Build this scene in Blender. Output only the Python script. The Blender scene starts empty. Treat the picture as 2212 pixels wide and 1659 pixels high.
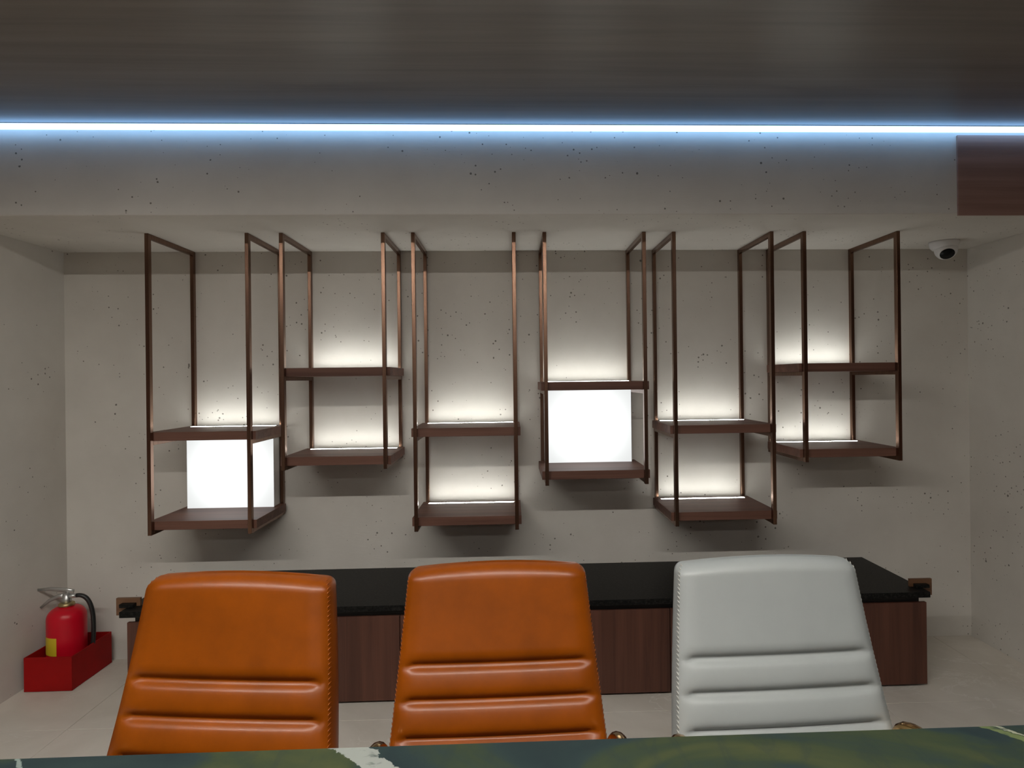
import bpy, bmesh, math, random
from mathutils import Vector, Matrix
random.seed(7)
PI = math.pi
S = bpy.context.scene
COL = S.collection

# ------------------------------------------------------------------ camera
CZ = 1.662                                   # camera height above the floor
Rv = Vector((0.99917528, -0.03888285, -0.01169973))
Fv = Vector((0.03889019, 0.99924341, 0.00040000))
Uv = Vector((0.01167533, -0.00085467, 0.99993148))
cam_d = bpy.data.cameras.new('camera')
cam = bpy.data.objects.new('camera', cam_d)
COL.objects.link(cam)
M = Matrix.Identity(4)
for i in range(3):
    M[i][0], M[i][1], M[i][2] = Rv[i], Uv[i], -Fv[i]
M[0][3], M[1][3], M[2][3] = 0, 0, CZ
cam.matrix_world = M
cam_d.sensor_fit = 'HORIZONTAL'
cam_d.sensor_width = 36
cam_d.lens = 1400 / 2212 * 36
cam_d.shift_x = -(1157.38 - 1106) / 2212
cam_d.shift_y = (816.29 - 829.5) / 2212
cam_d.clip_start = 0.02
S.camera = cam

# ------------------------------------------------------------------ world, exposure
w = bpy.data.worlds.new('world'); S.world = w
w.use_nodes = True
w.node_tree.nodes['Background'].inputs[0].default_value = (0.05, 0.05, 0.05, 1)
w.node_tree.nodes['Background'].inputs[1].default_value = 1.0
S.view_settings.view_transform = 'Standard'
S.view_settings.look = 'None'
S.view_settings.exposure = 0.0
S.view_settings.gamma = 1.0
S.view_settings.use_curve_mapping = False

LED_ROOM = 115.0          # ceiling lines over the room, the rearmost one added as fill
LED_COUNTER = 350.0       # ceiling line over the counter
LED_FASCIA = 4.6          # the line along the fascia
LED_SHELF = 26.0          # strips let into the shelves
LED_BOX = 1.75            # glowing boxes

# room dimensions (camera at x = y = 0)
XL, XR, YB = -2.674, 2.902, 4.0
ZN = 0.787 + CZ           # alcove ceiling
ZM = 1.202 + CZ           # room ceiling
YF = 3.116                # fascia
YR = -6.6                 # wall behind the camera
RL, RR = -4.4, 4.6        # side walls of the room in front of the alcove #

# ------------------------------------------------------------------ materials
def new_mat(name):
    m = bpy.data.materials.new(name); m.use_nodes = True
    nt = m.node_tree
    b = nt.nodes['Principled BSDF']
    return m, nt, b
def N(nt, t, **k):
    n = nt.nodes.new(t)
    for a, v in k.items():
        setattr(n, a, v)
    return n
def L(nt, a, b):
    nt.links.new(a, b)
def ramp(nt, fac, stops):
    r = N(nt, 'ShaderNodeValToRGB')
    e = r.color_ramp.elements
    while len(e) < len(stops):
        e.new(0.5)
    for i, (p, c) in enumerate(stops):
        e[i].position = p
        e[i].color = (c[0], c[1], c[2], 1) if hasattr(c, '__len__') else (c, c, c, 1)
    L(nt, fac, r.inputs[0])
    return r
def pos(nt, scale=(1, 1, 1), loc=(0, 0, 0), rot=(0, 0, 0)):
    g = N(nt, 'ShaderNodeNewGeometry')
    mp = N(nt, 'ShaderNodeMapping')
    mp.inputs['Scale'].default_value = scale
    mp.inputs['Location'].default_value = loc
    mp.inputs['Rotation'].default_value = rot
    L(nt, g.outputs['Position'], mp.inputs[0])
    return mp.outputs[0]
def noise(nt, vec, scale, detail=4, rough=0.5, dist=0.0):
    n = N(nt, 'ShaderNodeTexNoise')
    n.inputs['Scale'].default_value = scale
    n.inputs['Detail'].default_value = detail
    n.inputs['Roughness'].default_value = rough
    n.inputs['Distortion'].default_value = dist
    if vec is not None:
        L(nt, vec, n.inputs['Vector'])
    return n.outputs['Fac']
def mathn(nt, op, a, b=None):
    n = N(nt, 'ShaderNodeMath', operation=op)
    for i, v in enumerate((a, b)):
        if v is None: continue
        if isinstance(v, (int, float)): n.inputs[i].default_value = v
        else: L(nt, v, n.inputs[i])
    return n.outputs[0]
def mix(nt, fac, a, b, mode='MIX'):
    n = N(nt, 'ShaderNodeMix', data_type='RGBA', blend_type=mode)
    for s, v in ((0, fac), (6, a), (7, b)):
        if isinstance(v, (int, float)): n.inputs[s].default_value = v
        elif isinstance(v, tuple): n.inputs[s].default_value = (*v, 1)
        else: L(nt, v, n.inputs[s])
    return n.outputs[2]
def bump(nt, b, h, strength=0.2, dist=0.01):
    n = N(nt, 'ShaderNodeBump')
    n.inputs['Strength'].default_value = strength
    n.inputs['Distance'].default_value = dist
    L(nt, h, n.inputs['Height'])
    L(nt, n.outputs[0], b.inputs['Normal'])

def plaster(name, c0, c1):
    m, nt, b = new_mat(name)
    p = pos(nt)
    big = noise(nt, p, 1.6, 5, 0.6)
    base = ramp(nt, big, [(0.3, c0), (0.7, c1)]).outputs[0]
    cl = ramp(nt, noise(nt, p, 2.6, 3, 0.6), [(0.38, 0), (0.62, 1)]).outputs[0]
    heights = []
    for sc, th, lo in ((11, 0.085, 0.30), (34, 0.21, 0.12)):
        v = N(nt, 'ShaderNodeTexVoronoi', feature='F1')
        v.inputs['Scale'].default_value = sc
        L(nt, p, v.inputs['Vector'])
        wob = noise(nt, p, 160, 1)
        d = mathn(nt, 'ADD', v.outputs['Distance'], mathn(nt, 'MULTIPLY', mathn(nt, 'SUBTRACT', wob, 0.5), 0.05))
        sep = N(nt, 'ShaderNodeSeparateColor'); L(nt, v.outputs['Color'], sep.inputs[0])
        lim = mathn(nt, 'MULTIPLY', mathn(nt, 'ADD', mathn(nt, 'MULTIPLY', cl, 1.0 - lo), lo), mathn(nt, 'MULTIPLY', sep.outputs[0], th))
        heights.append(mathn(nt, 'LESS_THAN', d, lim))
    pit = mathn(nt, 'MAXIMUM', heights[0], heights[1])
    col = mix(nt, mathn(nt, 'MULTIPLY', pit, 0.82), base, (0.10, 0.085, 0.07))
    L(nt, col, b.inputs['Base Color'])
    b.inputs['Roughness'].default_value = 0.75
    b.inputs['Specular IOR Level'].default_value = 0.25
    tr = noise(nt, pos(nt, (3, 3, 14), rot=(0, 0.12, 0)), 6, 5, 0.6)
    hh = mathn(nt, 'SUBTRACT', mathn(nt, 'MULTIPLY', tr, 0.35), pit)
    bump(nt, b, hh, 0.35, 0.004)
    return m
M_PLASTER = plaster('plaster', (0.565, 0.535, 0.49), (0.66, 0.63, 0.58))

def wood(name, dark, light, grain='z', rough=0.4, bands=None, scale=1.0, spec=0.5):
    m, nt, b = new_mat(name)
    st = {'z': (26, 26, 0.9), 'x': (0.8, 24, 24), 'y': (26, 0.9, 26)}[grain]
    st = tuple(v * scale for v in st)
    p = pos(nt, st)
    f = noise(nt, p, 1.0, 6, 0.62, 0.4)
    st2 = tuple(v * 0.22 for v in st)
    f2 = noise(nt, pos(nt, st2), 1.0, 3, 0.5)
    s = mathn(nt, 'ADD', mathn(nt, 'MULTIPLY', f, 0.6), mathn(nt, 'MULTIPLY', f2, 0.4))
    col = ramp(nt, s, [(0.36, dark), (0.64, light)]).outputs[0]
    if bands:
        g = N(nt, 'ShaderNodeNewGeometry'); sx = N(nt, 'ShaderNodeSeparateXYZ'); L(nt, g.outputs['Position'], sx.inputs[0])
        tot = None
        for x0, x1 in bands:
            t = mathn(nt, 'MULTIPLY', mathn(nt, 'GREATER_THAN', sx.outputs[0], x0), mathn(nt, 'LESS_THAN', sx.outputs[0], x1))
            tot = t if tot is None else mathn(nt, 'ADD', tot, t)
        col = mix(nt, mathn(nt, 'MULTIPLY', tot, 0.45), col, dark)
    L(nt, col, b.inputs['Base Color'])
    b.inputs['Roughness'].default_value = rough
    b.inputs['Specular IOR Level'].default_value = spec
    bump(nt, b, f, 0.08, 0.002)
    return m
M_SHELF = wood('walnut_shelf', (0.088, 0.040, 0.028), (0.185, 0.092, 0.066), 'x', 0.5, spec=0.22)
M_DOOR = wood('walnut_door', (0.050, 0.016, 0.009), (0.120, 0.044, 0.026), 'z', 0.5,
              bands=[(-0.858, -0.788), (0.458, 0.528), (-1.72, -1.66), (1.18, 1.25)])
M_CAB = wood('walnut_cabinet', (0.045, 0.020, 0.013), (0.10, 0.046, 0.030), 'z', 0.45)
M_PANEL = wood('dark_wood_panel', (0.085, 0.042, 0.032), (0.16, 0.083, 0.064), 'x', 0.4)
M_TRIMWOOD = wood('trim_wood', (0.26, 0.15, 0.12), (0.40, 0.245, 0.20), 'x', 0.45)
M_BRACKET = wood('bracket_wood', (0.10, 0.045, 0.022), (0.20, 0.10, 0.05), 'x', 0.5)
M_CEIL = wood('ceiling_laminate', (0.14, 0.118, 0.102), (0.205, 0.176, 0.153), 'x', 0.36, scale=0.8)

def simple(name, c, rough=0.5, metal=0.0, spec=0.5, coat=0.0, var=0.0, vs=8.0):
    m, nt, b = new_mat(name)
    if var:
        f = noise(nt, pos(nt), vs, 4, 0.55)
        lo = tuple(v * (1 - var) for v in c); hi = tuple(min(1, v * (1 + var)) for v in c)
        L(nt, ramp(nt, f, [(0.3, lo), (0.7, hi)]).outputs[0], b.inputs['Base Color'])
    else:
        b.inputs['Base Color'].default_value = (*c, 1)
    b.inputs['Roughness'].default_value = rough
    b.inputs['Metallic'].default_value = metal
    b.inputs['Specular IOR Level'].default_value = spec
    b.inputs['Coat Weight'].default_value = coat
    b.inputs['Coat Roughness'].default_value = 0.15
    return m
def bronze(name):
    m, nt, b = new_mat(name)
    f = noise(nt, pos(nt, (60, 60, 1.2)), 1.0, 4, 0.6)
    L(nt, ramp(nt, f, [(0.3, (0.16, 0.088, 0.058)), (0.7, (0.24, 0.14, 0.095))]).outputs[0], b.inputs['Base Color'])
    b.inputs['Metallic'].default_value = 0.95
    b.inputs['Roughness'].default_value = 0.27
    return m
M_BRONZE = bronze('bronze_frame')
def leather(name, c, rough, var, spec, coat=0.0):
    m, nt, b = new_mat(name)
    tc = N(nt, 'ShaderNodeTexCoord').outputs['Object']
    f = noise(nt, tc, 7, 5, 0.6)
    lo = tuple(v * (1 - var) for v in c); hi = tuple(min(1, v * (1 + var)) for v in c)
    L(nt, ramp(nt, f, [(0.3, lo), (0.7, hi)]).outputs[0], b.inputs['Base Color'])
    b.inputs['Roughness'].default_value = rough
    b.inputs['Specular IOR Level'].default_value = spec
    b.inputs['Coat Weight'].default_value = coat
    b.inputs['Coat Roughness'].default_value = 0.12
    v = N(nt, 'ShaderNodeTexVoronoi', feature='DISTANCE_TO_EDGE'); v.inputs['Scale'].default_value = 420
    L(nt, tc, v.inputs['Vector'])
    h = mathn(nt, 'ADD', mathn(nt, 'MULTIPLY', v.outputs['Distance'], 0.25), noise(nt, tc, 14, 3))
    bump(nt, b, h, 0.10, 0.003)
    return m
M_TAN = leather('tan_leather', (0.205, 0.045, 0.0006), 0.36, 0.16, 0.34, 0.03)
M_WHITE = leather('white_leather', (0.31, 0.328, 0.322), 0.42, 0.03, 0.45)
M_TANSEAM = simple('tan_thread', (0.27, 0.062, 0.004), 0.4)
M_WHITESEAM = simple('white_thread', (0.38, 0.375, 0.345), 0.55)
M_GOLD = simple('gold_metal', (0.55, 0.34, 0.13), 0.13, 1.0)
M_BLACK = simple('black_plastic', (0.012, 0.012, 0.013), 0.4)
M_DARKGAP = simple('black_rail', (0.006, 0.005, 0.005), 0.6)
M_PLINTH = simple('plinth_paint', (0.03, 0.022, 0.018), 0.6)
M_STEEL = simple('steel', (0.55, 0.55, 0.54), 0.32, 0.9)
M_RED = simple('red_paint', (0.56, 0.004, 0.018), 0.36, 0, 0.3, 0.05, 0.08, 5)
M_BOXRED = simple('red_box_paint', (0.30, 0.003, 0.003), 0.6, 0, 0.2, 0, 0.10, 9)
M_YELLOW = simple('yellow_label', (0.62, 0.46, 0.02), 0.5)
M_RUBBER = simple('black_rubber', (0.013, 0.013, 0.013), 0.45)
M_BRASS = simple('brass_collar', (0.45, 0.36, 0.18), 0.35, 0.9)
M_CAMW = simple('white_plastic', (0.70, 0.69, 0.69), 0.4)
M_LENS = simple('lens_black', (0.004, 0.004, 0.005), 0.35, spec=0.2)
M_ALU = simple('aluminium', (0.6, 0.6, 0.6), 0.4, 0.8)
M_JOINT = simple('tile_joint', (0.40, 0.365, 0.32), 0.7)
M_COUNTERBODY = simple('counter_body_paint', (0.09, 0.075, 0.062), 0.5, var=0.1)

def granite():
    m, nt, b = new_mat('black_granite')
    f = noise(nt, pos(nt), 90, 3, 0.7)
    L(nt, ramp(nt, f, [(0.45, (0.005, 0.005, 0.005)), (0.78, (0.030, 0.028, 0.025))]).outputs[0], b.inputs['Base Color'])
    b.inputs['Roughness'].default_value = 0.42
    b.inputs['Specular IOR Level'].default_value = 0.12
    return m
M_GRANITE = granite()

def green_marble():
    m, nt, b = new_mat('green_marble')
    p = pos(nt, (1.0, 1.6, 1.0), rot=(0, 0, 0.5))
    f = noise(nt, p, 2.3, 7, 0.62, 1.3)
    col = ramp(nt, f, [(0.30, (0.009, 0.016, 0.019)), (0.46, (0.016, 0.028, 0.027)), (0.55, (0.026, 0.037, 0.018)),
                       (0.68, (0.046, 0.053, 0.020)), (0.82, (0.018, 0.030, 0.028))]).outputs[0]
    # fine dark and pale streaks running across the slab
    f2 = noise(nt, pos(nt, (9, 2.2, 1), rot=(0, 0, 0.6)), 1.5, 5, 0.6, 1.5)
    col = mix(nt, mathn(nt, 'MULTIPLY', ramp(nt, f2, [(0.52, 0), (0.60, 1), (0.66, 0)]).outputs[0], 0.35), col, (0.012, 0.02, 0.022))
    # white quartz veins
    g = N(nt, 'ShaderNodeNewGeometry'); sx = N(nt, 'ShaderNodeSeparateXYZ'); L(nt, g.outputs['Position'], sx.inputs[0])
    wob = noise(nt, pos(nt), 14, 5, 0.7)
    wb = mathn(nt, 'MULTIPLY', mathn(nt, 'SUBTRACT', wob, 0.5), 0.055)
    for x0, hw, amt, c in ((-0.240, 0.042, 1.0, (0.20, 0.212, 0.195)), (-0.775, 0.005, 0.7, (0.18, 0.22, 0.20)),
                           (0.845, 0.010, 0.75, (0.12, 0.15, 0.055)), (0.862, 0.004, 0.8, (0.28, 0.29, 0.21))):
        xx = mathn(nt, 'ADD', sx.outputs[0], mathn(nt, 'MULTIPLY', mathn(nt, 'SUBTRACT', sx.outputs[1], 1.05), 0.75))
        d = mathn(nt, 'ABSOLUTE', mathn(nt, 'ADD', mathn(nt, 'SUBTRACT', xx, x0), wb))
        msk = mathn(nt, 'LESS_THAN', d, mathn(nt, 'MULTIPLY', ramp(nt, noise(nt, pos(nt, (4, 4, 4)), 1.4, 3), [(0.3, 0.35), (0.65, 1.25)]).outputs[0], hw))
        spots = ramp(nt, noise(nt, pos(nt, (1, 2, 1), rot=(0, 0, -0.5)), 26, 3, 0.6), [(0.34, 0.25), (0.44, 1)]).outputs[0]
        col = mix(nt, mathn(nt, 'MULTIPLY', mathn(nt, 'MULTIPLY', msk, amt), spots), col, c)
    L(nt, col, b.inputs['Base Color'])
    b.inputs['Roughness'].default_value = 0.32
    b.inputs['Specular IOR Level'].default_value = 0.3
    return m
M_MARBLE = green_marble()

def floor_marble():
    m, nt, b = new_mat('beige_marble')
    p = pos(nt)
    f = noise(nt, p, 2.2, 6, 0.6, 0.6)
    base = ramp(nt, f, [(0.3, (0.56, 0.515, 0.45)), (0.7, (0.68, 0.635, 0.565))]).outputs[0]
    n1 = noise(nt, pos(nt, (1.0, 1.8, 1), rot=(0, 0, 0.45)), 1.7, 8, 0.6, 0.8)
    v = mathn(nt, 'ABSOLUTE', mathn(nt, 'SUBTRACT', n1, 0.5))
    vein = ramp(nt, v, [(0.0, 1), (0.009, 0)]).outputs[0]
    gate = ramp(nt, noise(nt, p, 1.3, 2), [(0.45, 0), (0.6, 1)]).outputs[0]
    col = mix(nt, mathn(nt, 'MULTIPLY', mathn(nt, 'MULTIPLY', vein, gate), 0.6), base, (0.78, 0.75, 0.70))
    L(nt, col, b.inputs['Base Color'])
    b.inputs['Roughness'].default_value = 0.38
    b.inputs['Specular IOR Level'].default_value = 0.35
    return m
M_FLOOR = floor_marble()

def emit(name, c, s):
    m = bpy.data.materials.new(name); m.use_nodes = True
    nt = m.node_tree; nt.nodes.clear()
    e = N(nt, 'ShaderNodeEmission'); o = N(nt, 'ShaderNodeOutputMaterial')
    e.inputs[0].default_value = (*c, 1); e.inputs[1].default_value = s
    L(nt, e.outputs[0], o.inputs[0])
    return m
M_LEDROOM = emit('led_room', (1.0, 0.965, 0.90), LED_ROOM)
M_LEDFASCIA = emit('led_fascia', (0.29, 0.57, 1.0), LED_FASCIA)
M_LEDCOUNTER = emit('led_counter', (1.0, 0.965, 0.90), LED_COUNTER)
M_LEDSHELF = emit('led_shelf', (0.98, 1.0, 0.96), LED_SHELF)
def glow_box():
    # opal front of a light box: brightest over the lamps at its middle
    m = bpy.data.materials.new('opal_light'); m.use_nodes = True
    nt = m.node_tree; nt.nodes.clear()
    e = N(nt, 'ShaderNodeEmission'); o = N(nt, 'ShaderNodeOutputMaterial')
    g = N(nt, 'ShaderNodeTexCoord'); mp = N(nt, 'ShaderNodeMapping')
    mp.inputs['Location'].default_value = (-1, 0, -1); mp.inputs['Scale'].default_value = (2, 0, 2)
    L(nt, g.outputs['Generated'], mp.inputs[0])
    gr = N(nt, 'ShaderNodeTexGradient', gradient_type='QUADRATIC_SPHERE'); 
    mp2 = N(nt, 'ShaderNodeMapping'); mp2.inputs['Scale'].default_value = (0.72, 1, 0.62); L(nt, mp.outputs[0], mp2.inputs[0])
    L(nt, mp2.outputs[0], gr.inputs[0])
    r = ramp(nt, gr.outputs['Fac'], [(0.0, 0.47), (0.50, 1.0)])
    e.inputs[0].default_value = (0.98, 1.0, 0.99, 1)
    L(nt, mathn(nt, 'MULTIPLY', r.outputs[0], LED_BOX), e.inputs[1])
    L(nt, e.outputs[0], o.inputs[0])
    return m
M_OPAL = glow_box()
M_OPALSIDE = simple('opal_side', (0.75, 0.74, 0.72), 0.5)

# ------------------------------------------------------------------ helpers
def obj(name, bm, mat, parent=None, smooth=False):
    me = bpy.data.meshes.new(name)
    bm.normal_update(); bm.to_mesh(me); bm.free()
    if smooth:
        for p in me.polygons: p.use_smooth = True
    o = bpy.data.objects.new(name, me)
    for m in (mat if isinstance(mat, (list, tuple)) else [mat]):
        me.materials.append(m)
    COL.objects.link(o)
    if parent: o.parent = parent
    return o
def bx(bm, x0, x1, y0, y1, z0, z1, bev=0.0, seg=1):
    r = bmesh.ops.create_cube(bm, size=1)
    vs = r['verts']
    for v in vs:
        v.co = Vector(((x0 + x1) / 2 + v.co.x * (x1 - x0), (y0 + y1) / 2 + v.co.y * (y1 - y0), (z0 + z1) / 2 + v.co.z * (z1 - z0)))
    if bev > 0:
        es = list({e for v in vs for e in v.link_edges})
        bmesh.ops.bevel(bm, geom=es, offset=bev, segments=seg, affect='EDGES', profile=0.5)
    return bm
def box(name, x0, x1, y0, y1, z0, z1, mat, parent=None, bev=0.0, seg=1, org=None):
    ox, oy, oz = org if org else (0, 0, 0)
    return obj(name, bx(bmesh.new(), x0 - ox, x1 - ox, y0 - oy, y1 - oy, z0 - oz, z1 - oz, bev, seg), mat, parent)
def lathe(bm, prof, seg=32, axis=(0, 0, 0)):
    rings = []
    for r, z in prof:
        if r < 1e-6:
            rings.append([bm.verts.new((axis[0], axis[1], axis[2] + z))])
        else:
            rings.append([bm.verts.new((axis[0] + r * math.cos(2 * PI * i / seg), axis[1] + r * math.sin(2 * PI * i / seg), axis[2] + z)) for i in range(seg)])
    for a, b in zip(rings, rings[1:]):
        if len(a) == 1 and len(b) == 1: continue
        for i in range(seg):
            j = (i + 1) % seg
            if len(a) == 1: bm.faces.new((a[0], b[j], b[i]))
            elif len(b) == 1: bm.faces.new((a[i], a[j], b[0]))
            else: bm.faces.new((a[i], a[j], b[j], b[i]))
    bmesh.ops.recalc_face_normals(bm, faces=bm.faces[:])
    return bm
def tube(bm, pts, r, seg=12, closed=False, flat=1.0):
    pts = [Vector(p) for p in pts]; n = len(pts); rings = []
    up = Vector((1, 0, 0)); prev = None
    for i, p in enumerate(pts):
        a = pts[(i - 1) % n] if closed or i > 0 else p
        b = pts[(i + 1) % n] if closed or i < n - 1 else p
        t = (b - a).normalized()
        if prev is None:
            s = t.cross(up)
            if s.length < 0.1: s = t.cross(Vector((0, 0, 1)))
            s.normalize()
        else:
            s = (prev - t * prev.dot(t)).normalized()
        prev = s
        q = t.cross(s)
        rr = r[i] if hasattr(r, '__len__') else r
        rings.append([bm.verts.new(p + s * (rr * flat * math.cos(2 * PI * k / seg)) + q * (rr * math.sin(2 * PI * k / seg))) for k in range(seg)])
    m = n if closed else n - 1
    for i in range(m):
        a, b = rings[i], rings[(i + 1) % n]
        for k in range(seg):
            bm.faces.new((a[k], a[(k + 1) % seg], b[(k + 1) % seg], b[k]))
    if not closed:
        bm.faces.new(rings[0][::-1]); bm.faces.new(rings[-1])
    bmesh.ops.recalc_face_normals(bm, faces=bm.faces[:])
    return bm
def empty(name, loc, rz=0, label=None, cat=None, group=None):
    o = bpy.data.objects.new(name, None); COL.objects.link(o)
    o.location = loc; o.rotation_euler = (0, 0, rz); o.empty_display_size = 0.1
    tag(o, label, cat, group)
    return o
def tag(o, label=None, cat=None, group=None, kind=None):
    if label: o['label'] = label
    if cat: o['category'] = cat
    if group: o['group'] = group
    if kind: o['kind'] = kind
    return o
def struct(o, label=None, cat=None):
    return tag(o, label, cat, kind='structure')

# ------------------------------------------------------------------ the setting
# floor: a bed with large marble tiles laid on it
fl = box('floor', RL, RR, YR, YB, -0.12, -0.004, M_JOINT)
struct(fl, 'beige marble floor with thin pale veins', 'floor')
TS, J = 0.80, 0.0012
tile_mesh = None
x0 = -0.55 - TS * 5
ys = [YB - 0.8 * (i + 1) for i in range(14)]
ntile = 0
for i in range(12):
    for y0 in ys:
        inn = y0 + TS / 2 > YF
        xa = max(x0 + i * TS, XL if inn else RL); xb = min(x0 + (i + 1) * TS, XR if inn else RR)
        if xb - xa < 0.02: continue
        ya = max(y0, YR); yb = y0 + TS
        if yb - ya < 0.02: continue
        full = abs(xb - xa - TS) < 1e-4 and abs(yb - ya - TS) < 1e-4
        if full and tile_mesh:
            o = bpy.data.objects.new('tile', tile_mesh); COL.objects.link(o)
        else:
            hx, hy = (xb - xa) / 2 - J, (yb - ya) / 2 - J
            o = obj('tile', bx(bmesh.new(), -hx, hx, -hy, hy, -0.012, 0, 0.0008), M_FLOOR)
            if full: tile_mesh = o.data
        o.location = ((xa + xb) / 2, (ya + yb) / 2, 0)
        o.parent = fl
T = 0.15
struct(box('wall_back', XL - T, XR + T, YB, YB + T, -0.12, ZN + 0.3, M_PLASTER), 'pitted grey-beige plaster back wall behind the hanging shelves', 'wall')
struct(box('wall_left', XL - T, XL, YF, YB, -0.12, ZM + 0.1, M_PLASTER), 'plain grey-beige plaster side wall beside the fire extinguisher', 'wall')
struct(box('wall_right', XR, XR + T, YF, YB, -0.12, ZM + 0.1, M_PLASTER), 'plain grey-beige plaster side wall under the security camera', 'wall')
# the room in front of the alcove, clad in dark wood
struct(box('wall_room_left', RL - T, RL, YR, YF + T, -0.12, ZM + 0.1, M_PANEL), 'dark wood clad wall on the left of the room', 'wall')
struct(box('wall_room_right', RR, RR + T, YR, YF + T, -0.12, ZM + 0.1, M_PANEL), 'dark wood clad wall on the right of the room', 'wall')
struct(box('wall_beside_left', RL, XL - T, YF, YF + T, -0.12, ZM + 0.1, M_PANEL), 'dark wood clad wall left of the alcove', 'wall')
struct(box('wall_beside_right', XR + T, RR, YF, YF + T, -0.12, ZM + 0.1, M_PANEL), 'dark wood clad wall right of the alcove', 'wall')
struct(box('wall_front', RL - T, RR + T, YR - T, YR, -0.12, ZM + 0.1, M_PANEL), 'dark wood clad wall at the far end of the room', 'wall')
# dropped plaster soffit over the alcove: its underside is the alcove ceiling, its front the fascia
struct(box('ceiling_alcove', XL, XR, YF, YB, ZN, ZM + 0.1, M_PLASTER, bev=0.003), 'lowered plaster soffit over the shelves with a pitted front face', 'ceiling')
struct(box('ceiling', RL, RR, YR, YF, ZM, ZM + 0.10, M_CEIL), 'dark grey-brown wood laminate ceiling above the light line', 'ceiling')
struct(box('trim_1', 2.212, XR, YF - 0.010, YF, 0.777 + CZ, ZM - 0.030, M_TRIMWOOD, bev=0.001), 'dark brown wood panel on the soffit front, right end', 'panel')

def led_line(x0, x1, y0, y1, drop, mat, label):
    o = ((x0 + x1) / 2, (y0 + y1) / 2, ZM)
    t = empty('light_strip', o, 0, label, 'light strip', 'light lines set in the ceiling')
    box('diffuser', x0, x1, y0, y1, ZM - drop, ZM - 0.0005, mat, t, org=o)
    box('profile', x0, x1, y0 - 0.003, y0 - 0.0005, ZM - min(drop, 0.002), ZM, M_ALU, t, org=o)
    box('profile', x0, x1, y1 + 0.0005, y1 + 0.003, ZM - min(drop, 0.002), ZM, M_ALU, t, org=o)
    return t
led_line(XL + 0.002, XR - 0.002, YF - 0.046, YF - 0.022, 0.022, M_LEDFASCIA, 'thin cool white light line along the top of the soffit front')
led_line(-2.4, 1.1, 0.36, 0.39, 0.001, M_LEDCOUNTER, 'white light line in the ceiling over the marble counter')
led_line(-2.4, 1.1, -2.02, -1.99, 0.001, M_LEDROOM, 'white light line in the ceiling in front of the counter')
led_line(-2.4, 1.1, -4.52, -4.49, 0.001, M_LEDROOM, 'added unseen white light line in the ceiling nearest the far wall, fill for the alcove walls')  # extra line added out of view to throw more frontal light on the walls

# ------------------------------------------------------------------ hanging shelf units
YFR, PD, PW = YB - 0.5135, 0.030, 0.020
UN = [  # left, right, bottom, upper shelf top, lower shelf top (heights relative to the camera), light box
    (-1.9174, -1.3785, -0.806, -0.2645, -0.7382, True),
    (-1.2196, -0.6631, -0.475, 0.0693, -0.4084, False),
    (-0.5234, 0.0358, -0.814, -0.2639, -0.7450, False),
    (0.1810, 0.7417, -0.581, -0.0228, -0.5074, True),
    (0.8854, 1.4452, -0.815, -0.2685, -0.7451, False),
    (1.6068, 2.1519, -0.478, 0.0644, -0.4100, False)]
LAB = ['long leftmost bronze hanging shelf unit with a glowing light box between its shelves',
       'short bronze hanging shelf unit, second from the left, two lit walnut shelves',
       'long bronze hanging shelf unit above the middle tan chair, two lit walnut shelves',
       'bronze hanging shelf unit right of the middle with a glowing light box',
       'long bronze hanging shelf unit above the white chair, two lit walnut shelves',
       'short rightmost bronze hanging shelf unit beside the security camera']
ST = 0.046
for k, (l, r, b, s1, s2, lit) in enumerate(UN):
    org = ((l + r) / 2, YB, b + CZ)
    t = empty('hanging_shelf', org, 0, LAB[k], 'shelf unit', 'hanging shelf units on the back wall')
    zb = b + CZ
    SH0, SH1 = YFR + PD + 0.001, YB - PD - 0.001
    for xa in (l, r - PW):
        xb = xa + PW
        box('front_post', xa, xb, YFR, YFR + PD, zb, ZN, M_BRONZE, t, 0.0012, org=org)
        box('back_post', xa, xb, YB - PD, YB, zb, ZN, M_BRONZE, t, 0.0012, org=org)
        box('top_bar', xa, xb, YFR + PD, YB - PD, ZN - 0.026, ZN, M_BRONZE, t, 0.0012, org=org)
        for s in (s1, s2):
            zt = s + CZ - ST
            box('rail', xa, xb, YFR + PD, YB - PD, zt - 0.022, zt, M_BRONZE, t, 0.0012, org=org)
    for s, up in ((s1, True), (s2, False)):
        zt = s + CZ
        sh = box('shelf', l - 0.015, r + 0.015, SH0, SH1, zt - ST, zt, M_SHELF, t, 0.0015, org=org)
        if up or not lit:
            box('light_strip', l + PW + 0.004, r - PW - 0.004, YB - 0.092, YB - 0.070, zt - 0.001, zt + 0.001, M_LEDSHELF, sh, org=org)
    if lit:
        z0, z1 = s2 + CZ + 0.0005, s1 + CZ - ST - 0.0005
        lb = box('light_box', l + PW + 0.001, r - PW - 0.001, YB - 0.128, YB - PD - 0.002, z0, z1, M_OPALSIDE, t, 0.001, org=org)
        box('opal_panel', l + PW + 0.001, r - PW - 0.001, YB - 0.134, YB - 0.128, z0, z1, M_OPAL, lb, org=org)

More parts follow.
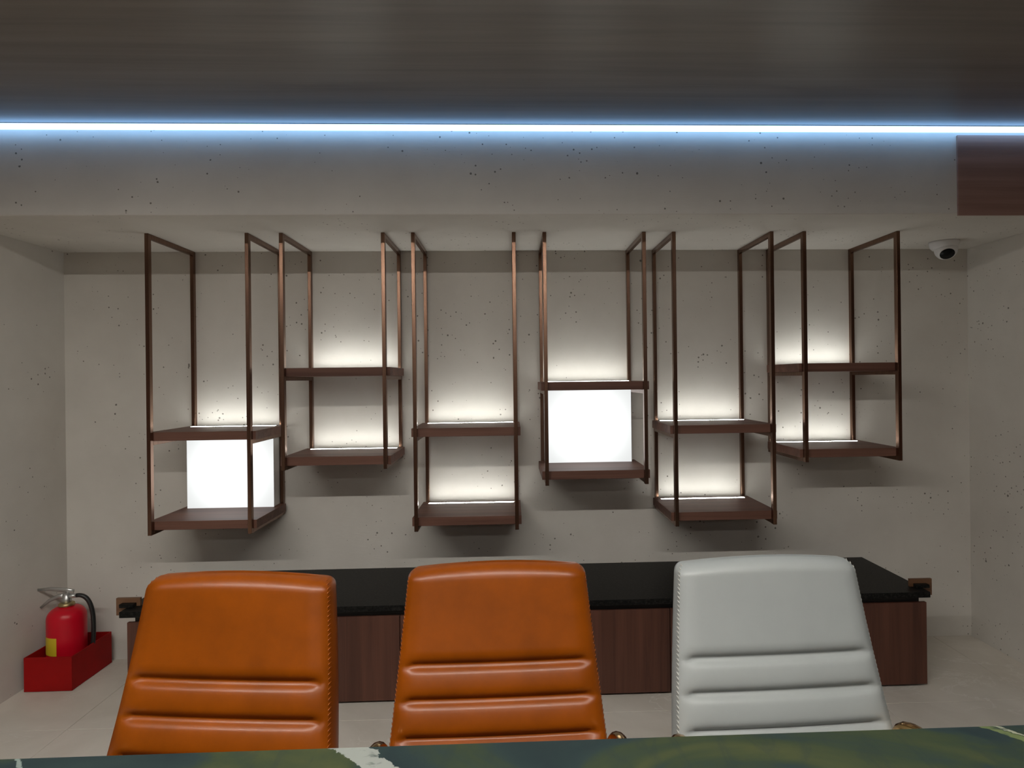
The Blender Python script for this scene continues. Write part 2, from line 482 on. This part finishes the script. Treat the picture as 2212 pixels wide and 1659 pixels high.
# ------------------------------------------------------------------ low cabinet with granite top
ZT = -1.150 + CZ                      # granite top
YC = YB - 0.6702                      # granite front
CX0, CX1 = -1.957, 2.196
cab = empty('low_cabinet', (0.12, YB - 0.3, 0), 0, 'long low walnut cabinet with six plain doors standing along the back wall', 'cabinet')
org = (0.12, YB - 0.3, 0)
box('body', CX0 + 0.002, CX1 - 0.002, YC + 0.050, YB - 0.002, 0.022, 0.430, M_CAB, cab, org=org)
box('top_rail', CX0 + 0.035, CX1 - 0.035, YC + 0.045, YB - 0.002, 0.430, ZT - 0.034, M_DARKGAP, cab, org=org)
box('plinth', CX0 + 0.04, CX1 - 0.04, YC + 0.075, YB - 0.01, 0.0, 0.022, M_PLINTH, cab, org=org)
gx = [-1.957, -1.270, -0.584, 0.117, 0.819, 1.508, 2.196]
for a, b_ in zip(gx, gx[1:]):
    box('door', a + 0.002, b_ - 0.002, YC + 0.030, YC + 0.0495, 0.014, 0.448, M_DOOR, cab, 0.0012, org=org)
wt = empty('worktop', (0.12, YB - 0.3, ZT), 0, 'polished black granite worktop lying on the low walnut cabinet', 'worktop')
org = (0.12, YB - 0.3, ZT)
box('slab', -1.977, 2.197, YC, YB - 0.001, ZT - 0.030, ZT, M_GRANITE, wt, 0.002, org=org)
for sx in (-1, 1):
    e = -1.977 if sx < 0 else 2.197
    def span(a_, b_): return (min(e + sx * a_, e + sx * b_), max(e + sx * a_, e + sx * b_))
    bm = bmesh.new()
    for (a_, b_), z0, z1 in (((-0.055, 0.066), ZT + 0.0005, ZT + 0.041), ((0.001, 0.066), ZT - 0.047, ZT + 0.0005)):
        x0_, x1_ = span(a_, b_)
        bx(bm, x0_ - org[0], x1_ - org[0], YC + 0.090 - org[1], YC + 0.106 - org[1], z0 - org[2], z1 - org[2])
    br = obj('end_bracket', bm, M_BRACKET, wt)
    x0_, x1_ = span(-0.037, 0.035)
    box('bracket_pad', x0_, x1_, YC + 0.060, YC + 0.090, ZT + 0.0005, ZT + 0.018, M_GRANITE, br, 0.001, org=org)

# ------------------------------------------------------------------ fire extinguisher in its box
bxo = (-2.515, 3.775, 0)
fb = empty('extinguisher_box', bxo, 0, 'open red metal box on the floor by the left wall', 'box')
X0, X1, Y0, Y1, HB, TH = -2.640, -2.388, 3.598, 3.950, 0.186, 0.006
box('bottom', X0, X1, Y0, Y1, 0.003, 0.010, M_BOXRED, fb, org=bxo)
box('front_panel', X0, X1, Y0, Y0 + TH, 0.010, HB, M_BOXRED, fb, 0.001, org=bxo)
box('back_panel', X0, X1, Y1 - TH, Y1, 0.010, HB, M_BOXRED, fb, 0.001, org=bxo)
box('side_panel', X0, X0 + TH, Y0 + TH, Y1 - TH, 0.010, HB, M_BOXRED, fb, 0.001, org=bxo)
box('side_panel', X1 - TH, X1, Y0 + TH, Y1 - TH, 0.010, HB, M_BOXRED, fb, 0.001, org=bxo)
for fx in (X0 + 0.03, X1 - 0.03):
    for fy in (Y0 + 0.03, Y1 - 0.03):
        box('foot', fx - 0.012, fx + 0.012, fy - 0.012, fy + 0.012, 0, 0.003, M_RUBBER, fb, org=bxo)
ex = (-2.522, 3.765, 0.0105)
fe = empty('fire_extinguisher', ex, 0, 'red fire extinguisher with black hose and yellow sticker standing in the red box', 'fire extinguisher')
RC = 0.096
prof = [(0, 0), (RC * 0.93, 0), (RC, 0.010), (RC, 0.332)]
for i in range(1, 10):
    a = i / 9 * PI / 2
    prof.append((0.036 + (RC - 0.036) * math.cos(a), 0.332 + 0.062 * math.sin(a)))
prof += [(0.034, 0.398), (0, 0.398)]
cyl = obj('cylinder', lathe(bmesh.new(), prof, 48), M_RED, fe, True)
# sticker wraps the cylinder on its left front
bm = bmesh.new(); g = []
for i in range(9):
    a = math.radians(-152 + 66 * i / 8)
    g.append([bm.verts.new(((RC + 0.0008) * math.cos(a), (RC + 0.0008) * math.sin(a), z)) for z in (0.150, 0.248)])
for p_, q_ in zip(g, g[1:]): bm.faces.new((p_[0], q_[0], q_[1], p_[1]))
obj('sticker', bm, M_YELLOW, cyl, True)
obj('collar', lathe(bmesh.new(), [(0, 0.396), (0.036, 0.396), (0.040, 0.401), (0.040, 0.412), (0.030, 0.418), (0, 0.418)], 28), M_BRASS, fe, True)
vb = lathe(bmesh.new(), [(0, 0.414), (0.024, 0.414), (0.024, 0.440), (0.019, 0.446), (0.019, 0.468), (0, 0.468)], 20)
tube(vb, [(0.0, 0, 0.450), (0.052, 0.004, 0.452)], 0.012, 10)
obj('valve', vb, M_STEEL, fe, True)
lv = bmesh.new(); tube(lv, [(0.040, 0, 0.476), (0.0, 0, 0.484), (-0.08, -0.005, 0.494), (-0.150, -0.012, 0.492)], [0.012, 0.013, 0.011, 0.007], 8, flat=0.45)
obj('lever', lv, M_STEEL, fe, True)
lh = bmesh.new(); tube(lh, [(0.0, 0, 0.452), (-0.04, -0.004, 0.452), (-0.09, -0.008, 0.430), (-0.135, -0.012, 0.392)], [0.013, 0.012, 0.009, 0.006], 8, flat=0.45)
obj('carry_handle', lh, M_STEEL, fe, True)
pts = []
P = [Vector((0.052, 0.004, 0.452)), Vector((0.125, 0.012, 0.462)), Vector((0.158, 0.018, 0.36)), Vector((0.112, 0.034, 0.10))]
for i in range(19):
    u = i / 18
    pts.append(P[0] * (1 - u) ** 3 + P[1] * 3 * u * (1 - u) ** 2 + P[2] * 3 * u * u * (1 - u) + P[3] * u ** 3)
obj('hose', tube(bmesh.new(), pts, 0.012, 12), M_RUBBER, fe, True)
nz = bmesh.new(); tube(nz, [pts[-1], pts[-1] + Vector((-0.008, 0.006, -0.06))], [0.014, 0.016], 12)
obj('nozzle', nz, M_BLACK, fe, True)

# ------------------------------------------------------------------ security camera under the alcove ceiling
so = (2.598, 3.775, ZN)
sc = empty('security_camera', so, 0, 'white turret security camera with black face on the alcove ceiling', 'security camera')
obj('base', lathe(bmesh.new(), [(0, 0), (0.080, 0), (0.080, -0.010), (0.074, -0.034), (0.062, -0.048), (0, -0.048)], 40), M_CAMW, sc, True)
d = Vector((-0.22, -0.62, -0.75)).normalized()
rotq = Vector((0, 0, 1)).rotation_difference(d).to_matrix().to_4x4()
cen = Vector((0.004, -0.006, -0.040))
bm = bmesh.new()
pr = [(0, -0.05)] + [(0.062 * math.sin(a), -0.062 * math.cos(a) + 0.012) for a in [PI * i / 14 for i in range(2, 10)]] + [(0.046, 0.050), (0.042, 0.053), (0.0, 0.050)]
lathe(bm, pr, 36); bm.transform(Matrix.Translation(cen) @ rotq)
ball = obj('ball', bm, M_CAMW, sc, True)
bm = bmesh.new(); lathe(bm, [(0, 0.0520), (0.039, 0.0520), (0.039, 0.0545), (0, 0.0560)], 36); bm.transform(Matrix.Translation(cen) @ rotq)
obj('lens_window', bm, M_LENS, ball, True)

# ------------------------------------------------------------------ office chairs
def make_chair(x, y, rz, mat, seam_mat, label, lift=0.0, gather=1.0, wide=1.0):
    t = empty('office_chair', (x, y, 0), rz, label, 'chair', 'leather office chairs behind the counter')
    # local frame: chair faces -y; y = 0 at the foot of the backrest
    Z0, HT, LEAN = 0.50 + lift, 0.637, 0.18
    seams = [0.095, 0.229, 0.363, 0.497, 0.627]
    def hw(v): return (0.300 - 0.060 * v) * wide
    t0 = 0.048
    bm = bmesh.new()
    vs = [i / 110 * 0.955 for i in range(111)]
    ring_params = [(v, 0.0) for v in vs] + [(0.955, s) for s in (0.15, 0.3, 0.45, 0.6, 0.72, 0.82, 0.9, 0.96, 0.99)]
    NU = 30
    prev = None; edge = {-1: [], 1: []}
    for v, s in ring_params:
        vv = v + (s * 0.045)
        ww = hw(vv); tt = t0 * (1 - 0.25 * vv)
        a = s
        shrink = math.sqrt(max(0.0, 1 - a * a))
        ww = ww - 0.026 * (1 - shrink) ; tk = tt * (0.12 + 0.88 * shrink)
        zc = Z0 + HT * vv; yc = LEAN * vv + 0.018 * math.sin(PI * vv)
        crown = 0.014 * max(0, (vv - 0.80) / 0.2) ** 2
        ring = []
        def P(u, yy):
            return bm.verts.new((u * ww, yc + yy + 0.018 * (1 - u * u) * 0 , zc + crown * (1 - u * u)))
        # distance to nearest seam gives the groove and the pillow between seams
        groove = 0.0; pillow = 0.0
        for sv in seams:
            groove += 0.013 * math.exp(-((vv - sv) / (0.021 if vv > sv else 0.013)) ** 2)
        cells = [0.0] + seams + [1.0]
        for c0, c1 in zip(cells, cells[1:]):
            if c0 <= vv <= c1:
                q = (vv - c0) / (c1 - c0)
                pillow = 0.008 * (4 * q * (1 - q)) ** 0.75 if c1 < 1 else 0.008 * min(1, (q / 0.15)) ** 0.75
        for i in range(NU + 1):
            u = -1 + 2 * i / NU
            f = min(1, max(0, (0.945 - abs(u)) / 0.05)); f = f * f * (3 - 2 * f)
            bulge = (pillow - groove) * f * shrink
            rim = 0.004 * max(0, (abs(u) - 0.93) / 0.07) ** 2
            ring.append(P(u, -tk - bulge + rim + 0.006 * u * u))
        for a_ in (0.12, 0.5, 0.88):
            ring.append(bm.verts.new((ww + 0.006 * math.sin(PI * a_), yc - tk + 0.012 + (2 * tk - 0.012) * a_, zc)))
        for i in range(9):
            u = 1 - 2 * i / 8
            ring.append(P(u * 0.985, tk + 0.010 * u * u))
        for a_ in (0.88, 0.5, 0.12):
            ring.append(bm.verts.new((-ww - 0.006 * math.sin(PI * a_), yc - tk + 0.012 + (2 * tk - 0.012) * a_, zc)))
        if prev:
            n = len(ring)
            for i in range(n):
                bm.faces.new((prev[i], prev[(i + 1) % n], ring[(i + 1) % n], ring[i]))
        else:
            bm.faces.new(ring[::-1])
        prev = ring
        edge[-1].append(ring[0].co.copy()); edge[1].append(ring[NU].co.copy())
    bm.faces.new(prev)
    bmesh.ops.recalc_face_normals(bm, faces=bm.faces[:])
    back = obj('backrest', bm, mat, t, True)
    # gathered side seams: a row of small slanted stitches on each front edge
    for sgn in (-1, 1):
        bm = bmesh.new(); path = edge[sgn]
        acc = 0
        for p, q in zip(path[2:-4], path[3:-3]):
            acc += (q - p).length
            if acc < 0.0062: continue
            acc = 0
            c = q + Vector((sgn * 0.0022, 0.0062, 0))
            a = c + Vector((sgn * -0.0022, -0.0062, -0.0035 * gather)); b_ = c + Vector((sgn * 0.0022, 0.0062, 0.0035 * gather))
            tube(bm, [a, c, b_], [0.0008 * gather, 0.0022 * gather, 0.0008 * gather], 5)
        obj('side_seam', bm, seam_mat, back, True)
    # seat cushion with cross seams
    bm = bmesh.new(); prev = None
    for j in range(61):
        v = j / 60; yy = 0.06 - 0.52 * v
        e = min(v, 1 - v) / 0.06
        sh = math.sqrt(max(0.02, 1 - max(0, 1 - e) ** 2))
        gr = sum(0.010 * math.exp(-((v - sv) / 0.012) ** 2) for sv in (0.3, 0.47, 0.64, 0.81))
        drop = 0.05 * max(0, (v - 0.75) / 0.25) ** 2
        ring = []
        for i in range(25):
            u = -1 + 2 * i / 24
            k = (1 - abs(u) ** 8)
            ring.append(bm.verts.new((u * (0.265 - 0.02 * (1 - sh)), yy, 0.445 + (0.045 * sh * max(0.15, k) - gr * k) - drop)))
        for i in range(9):
            u = 1 - 2 * i / 8
            ring.append(bm.verts.new((u * 0.255, yy, 0.445 - 0.035 * sh - drop)))
        if prev:
            n = len(ring)
            for i in range(n): bm.faces.new((prev[i], prev[(i + 1) % n], ring[(i + 1) % n], ring[i]))
        else: bm.faces.new(ring[::-1])
        prev = ring
    bm.faces.new(prev); bmesh.ops.recalc_face_normals(bm, faces=bm.faces[:])
    obj('seat', bm, mat, t, True)
    # bent metal arm loops
    for sgn in (-1, 1):
        pts = []
        loop = [(0.05, 0.44), (0.055, 0.60), (0.03, 0.705), (-0.02, 0.738), (-0.10, 0.742), (-0.22, 0.735), (-0.30, 0.700), (-0.325, 0.62), (-0.27, 0.47), (-0.22, 0.43)]
        for i in range(len(loop) - 1):
            p0 = loop[max(0, i - 1)]; p1 = loop[i]; p2 = loop[i + 1]; p3 = loop[min(len(loop) - 1, i + 2)]
            for s in range(4):
                u = s / 4
                f = lambda a, b, c, d_: 0.5 * (2 * b + (c - a) * u + (2 * a - 5 * b + 4 * c - d_) * u * u + (3 * b - a - 3 * c + d_) * u ** 3)
                pts.append((sgn * 0.302, f(p0[0], p1[0], p2[0], p3[0]), f(p0[1], p1[1], p2[1], p3[1])))
        pts.append((sgn * 0.302, *loop[-1]))
        obj('armrest', tube(bmesh.new(), pts, 0.024, 14), M_GOLD, t, True)
    obj('seat_frame', bx(bmesh.new(), -0.30, 0.30, -0.27, 0.03, 0.392, 0.408, 0.004), M_GOLD, t)
    obj('column', lathe(bmesh.new(), [(0, 0.392), (0.030, 0.392), (0.030, 0.25), (0.024, 0.25), (0.024, 0.10), (0.045, 0.10), (0.045, 0.075), (0, 0.075)], 20, (0, -0.14, 0)), M_GOLD, t, True)
    for i in range(5):
        a = 2 * PI * i / 5 + 0.3
        dx, dy = math.cos(a), math.sin(a)
        lg = tube(bmesh.new(), [(0.03 * dx, -0.14 + 0.03 * dy, 0.100), (0.17 * dx, -0.14 + 0.17 * dy, 0.088), (0.29 * dx, -0.14 + 0.29 * dy, 0.066)], [0.024, 0.019, 0.014], 10)
        lo = obj('base_leg', lg, M_GOLD, t, True)
        cs = bmesh.new()
        bmesh.ops.create_cone(cs, cap_ends=True, segments=20, radius1=0.026, radius2=0.026, depth=0.04)
        cs.transform(Matrix.Translation((0.285 * dx, -0.14 + 0.285 * dy, 0.026)) @ Matrix.Rotation(a + 0.4, 4, 'Z') @ Matrix.Rotation(PI / 2, 4, 'X'))
        obj('caster', cs, M_BLACK, lo)
    return t
make_chair(-0.733, 1.555, math.radians(-6.5), M_TAN, M_TANSEAM, 'tan leather office chair at the left, nearest the fire extinguisher', 0.012, 0.6)
make_chair(-0.040, 1.640, math.radians(1.0), M_TAN, M_TANSEAM, 'tan leather office chair in the middle, between the other two chairs', 0.0, 0.6)
make_chair(0.719, 1.635, math.radians(2.0), M_WHITE, M_WHITESEAM, 'white leather office chair with ribbed back at the right', 0.0, 1.0, 1.035)

# ------------------------------------------------------------------ reception counter in the foreground
ZC = 1.052; YE = 1.090
ct = empty('reception_counter', (0.02, 0.85, 0), 0, 'reception counter with a green marble top in the foreground', 'counter')
org = (0.02, 0.85, 0)
box('marble_top', -1.9, 2.05, 0.60, YE, ZC - 0.030, ZC, M_MARBLE, ct, 0.002, org=org)
box('front_panel', -1.87, 2.02, 0.66, 0.70, 0.06, ZC - 0.030, M_COUNTERBODY, ct, org=org)
box('kick_plate', -1.86, 2.01, 0.69, 0.705, 0.0, 0.06, M_PLINTH, ct, org=org)
for xa in (-1.87, 1.98):
    box('side_panel', xa, xa + 0.04, 0.70, 1.05, 0.0, ZC - 0.030, M_COUNTERBODY, ct, org=org)
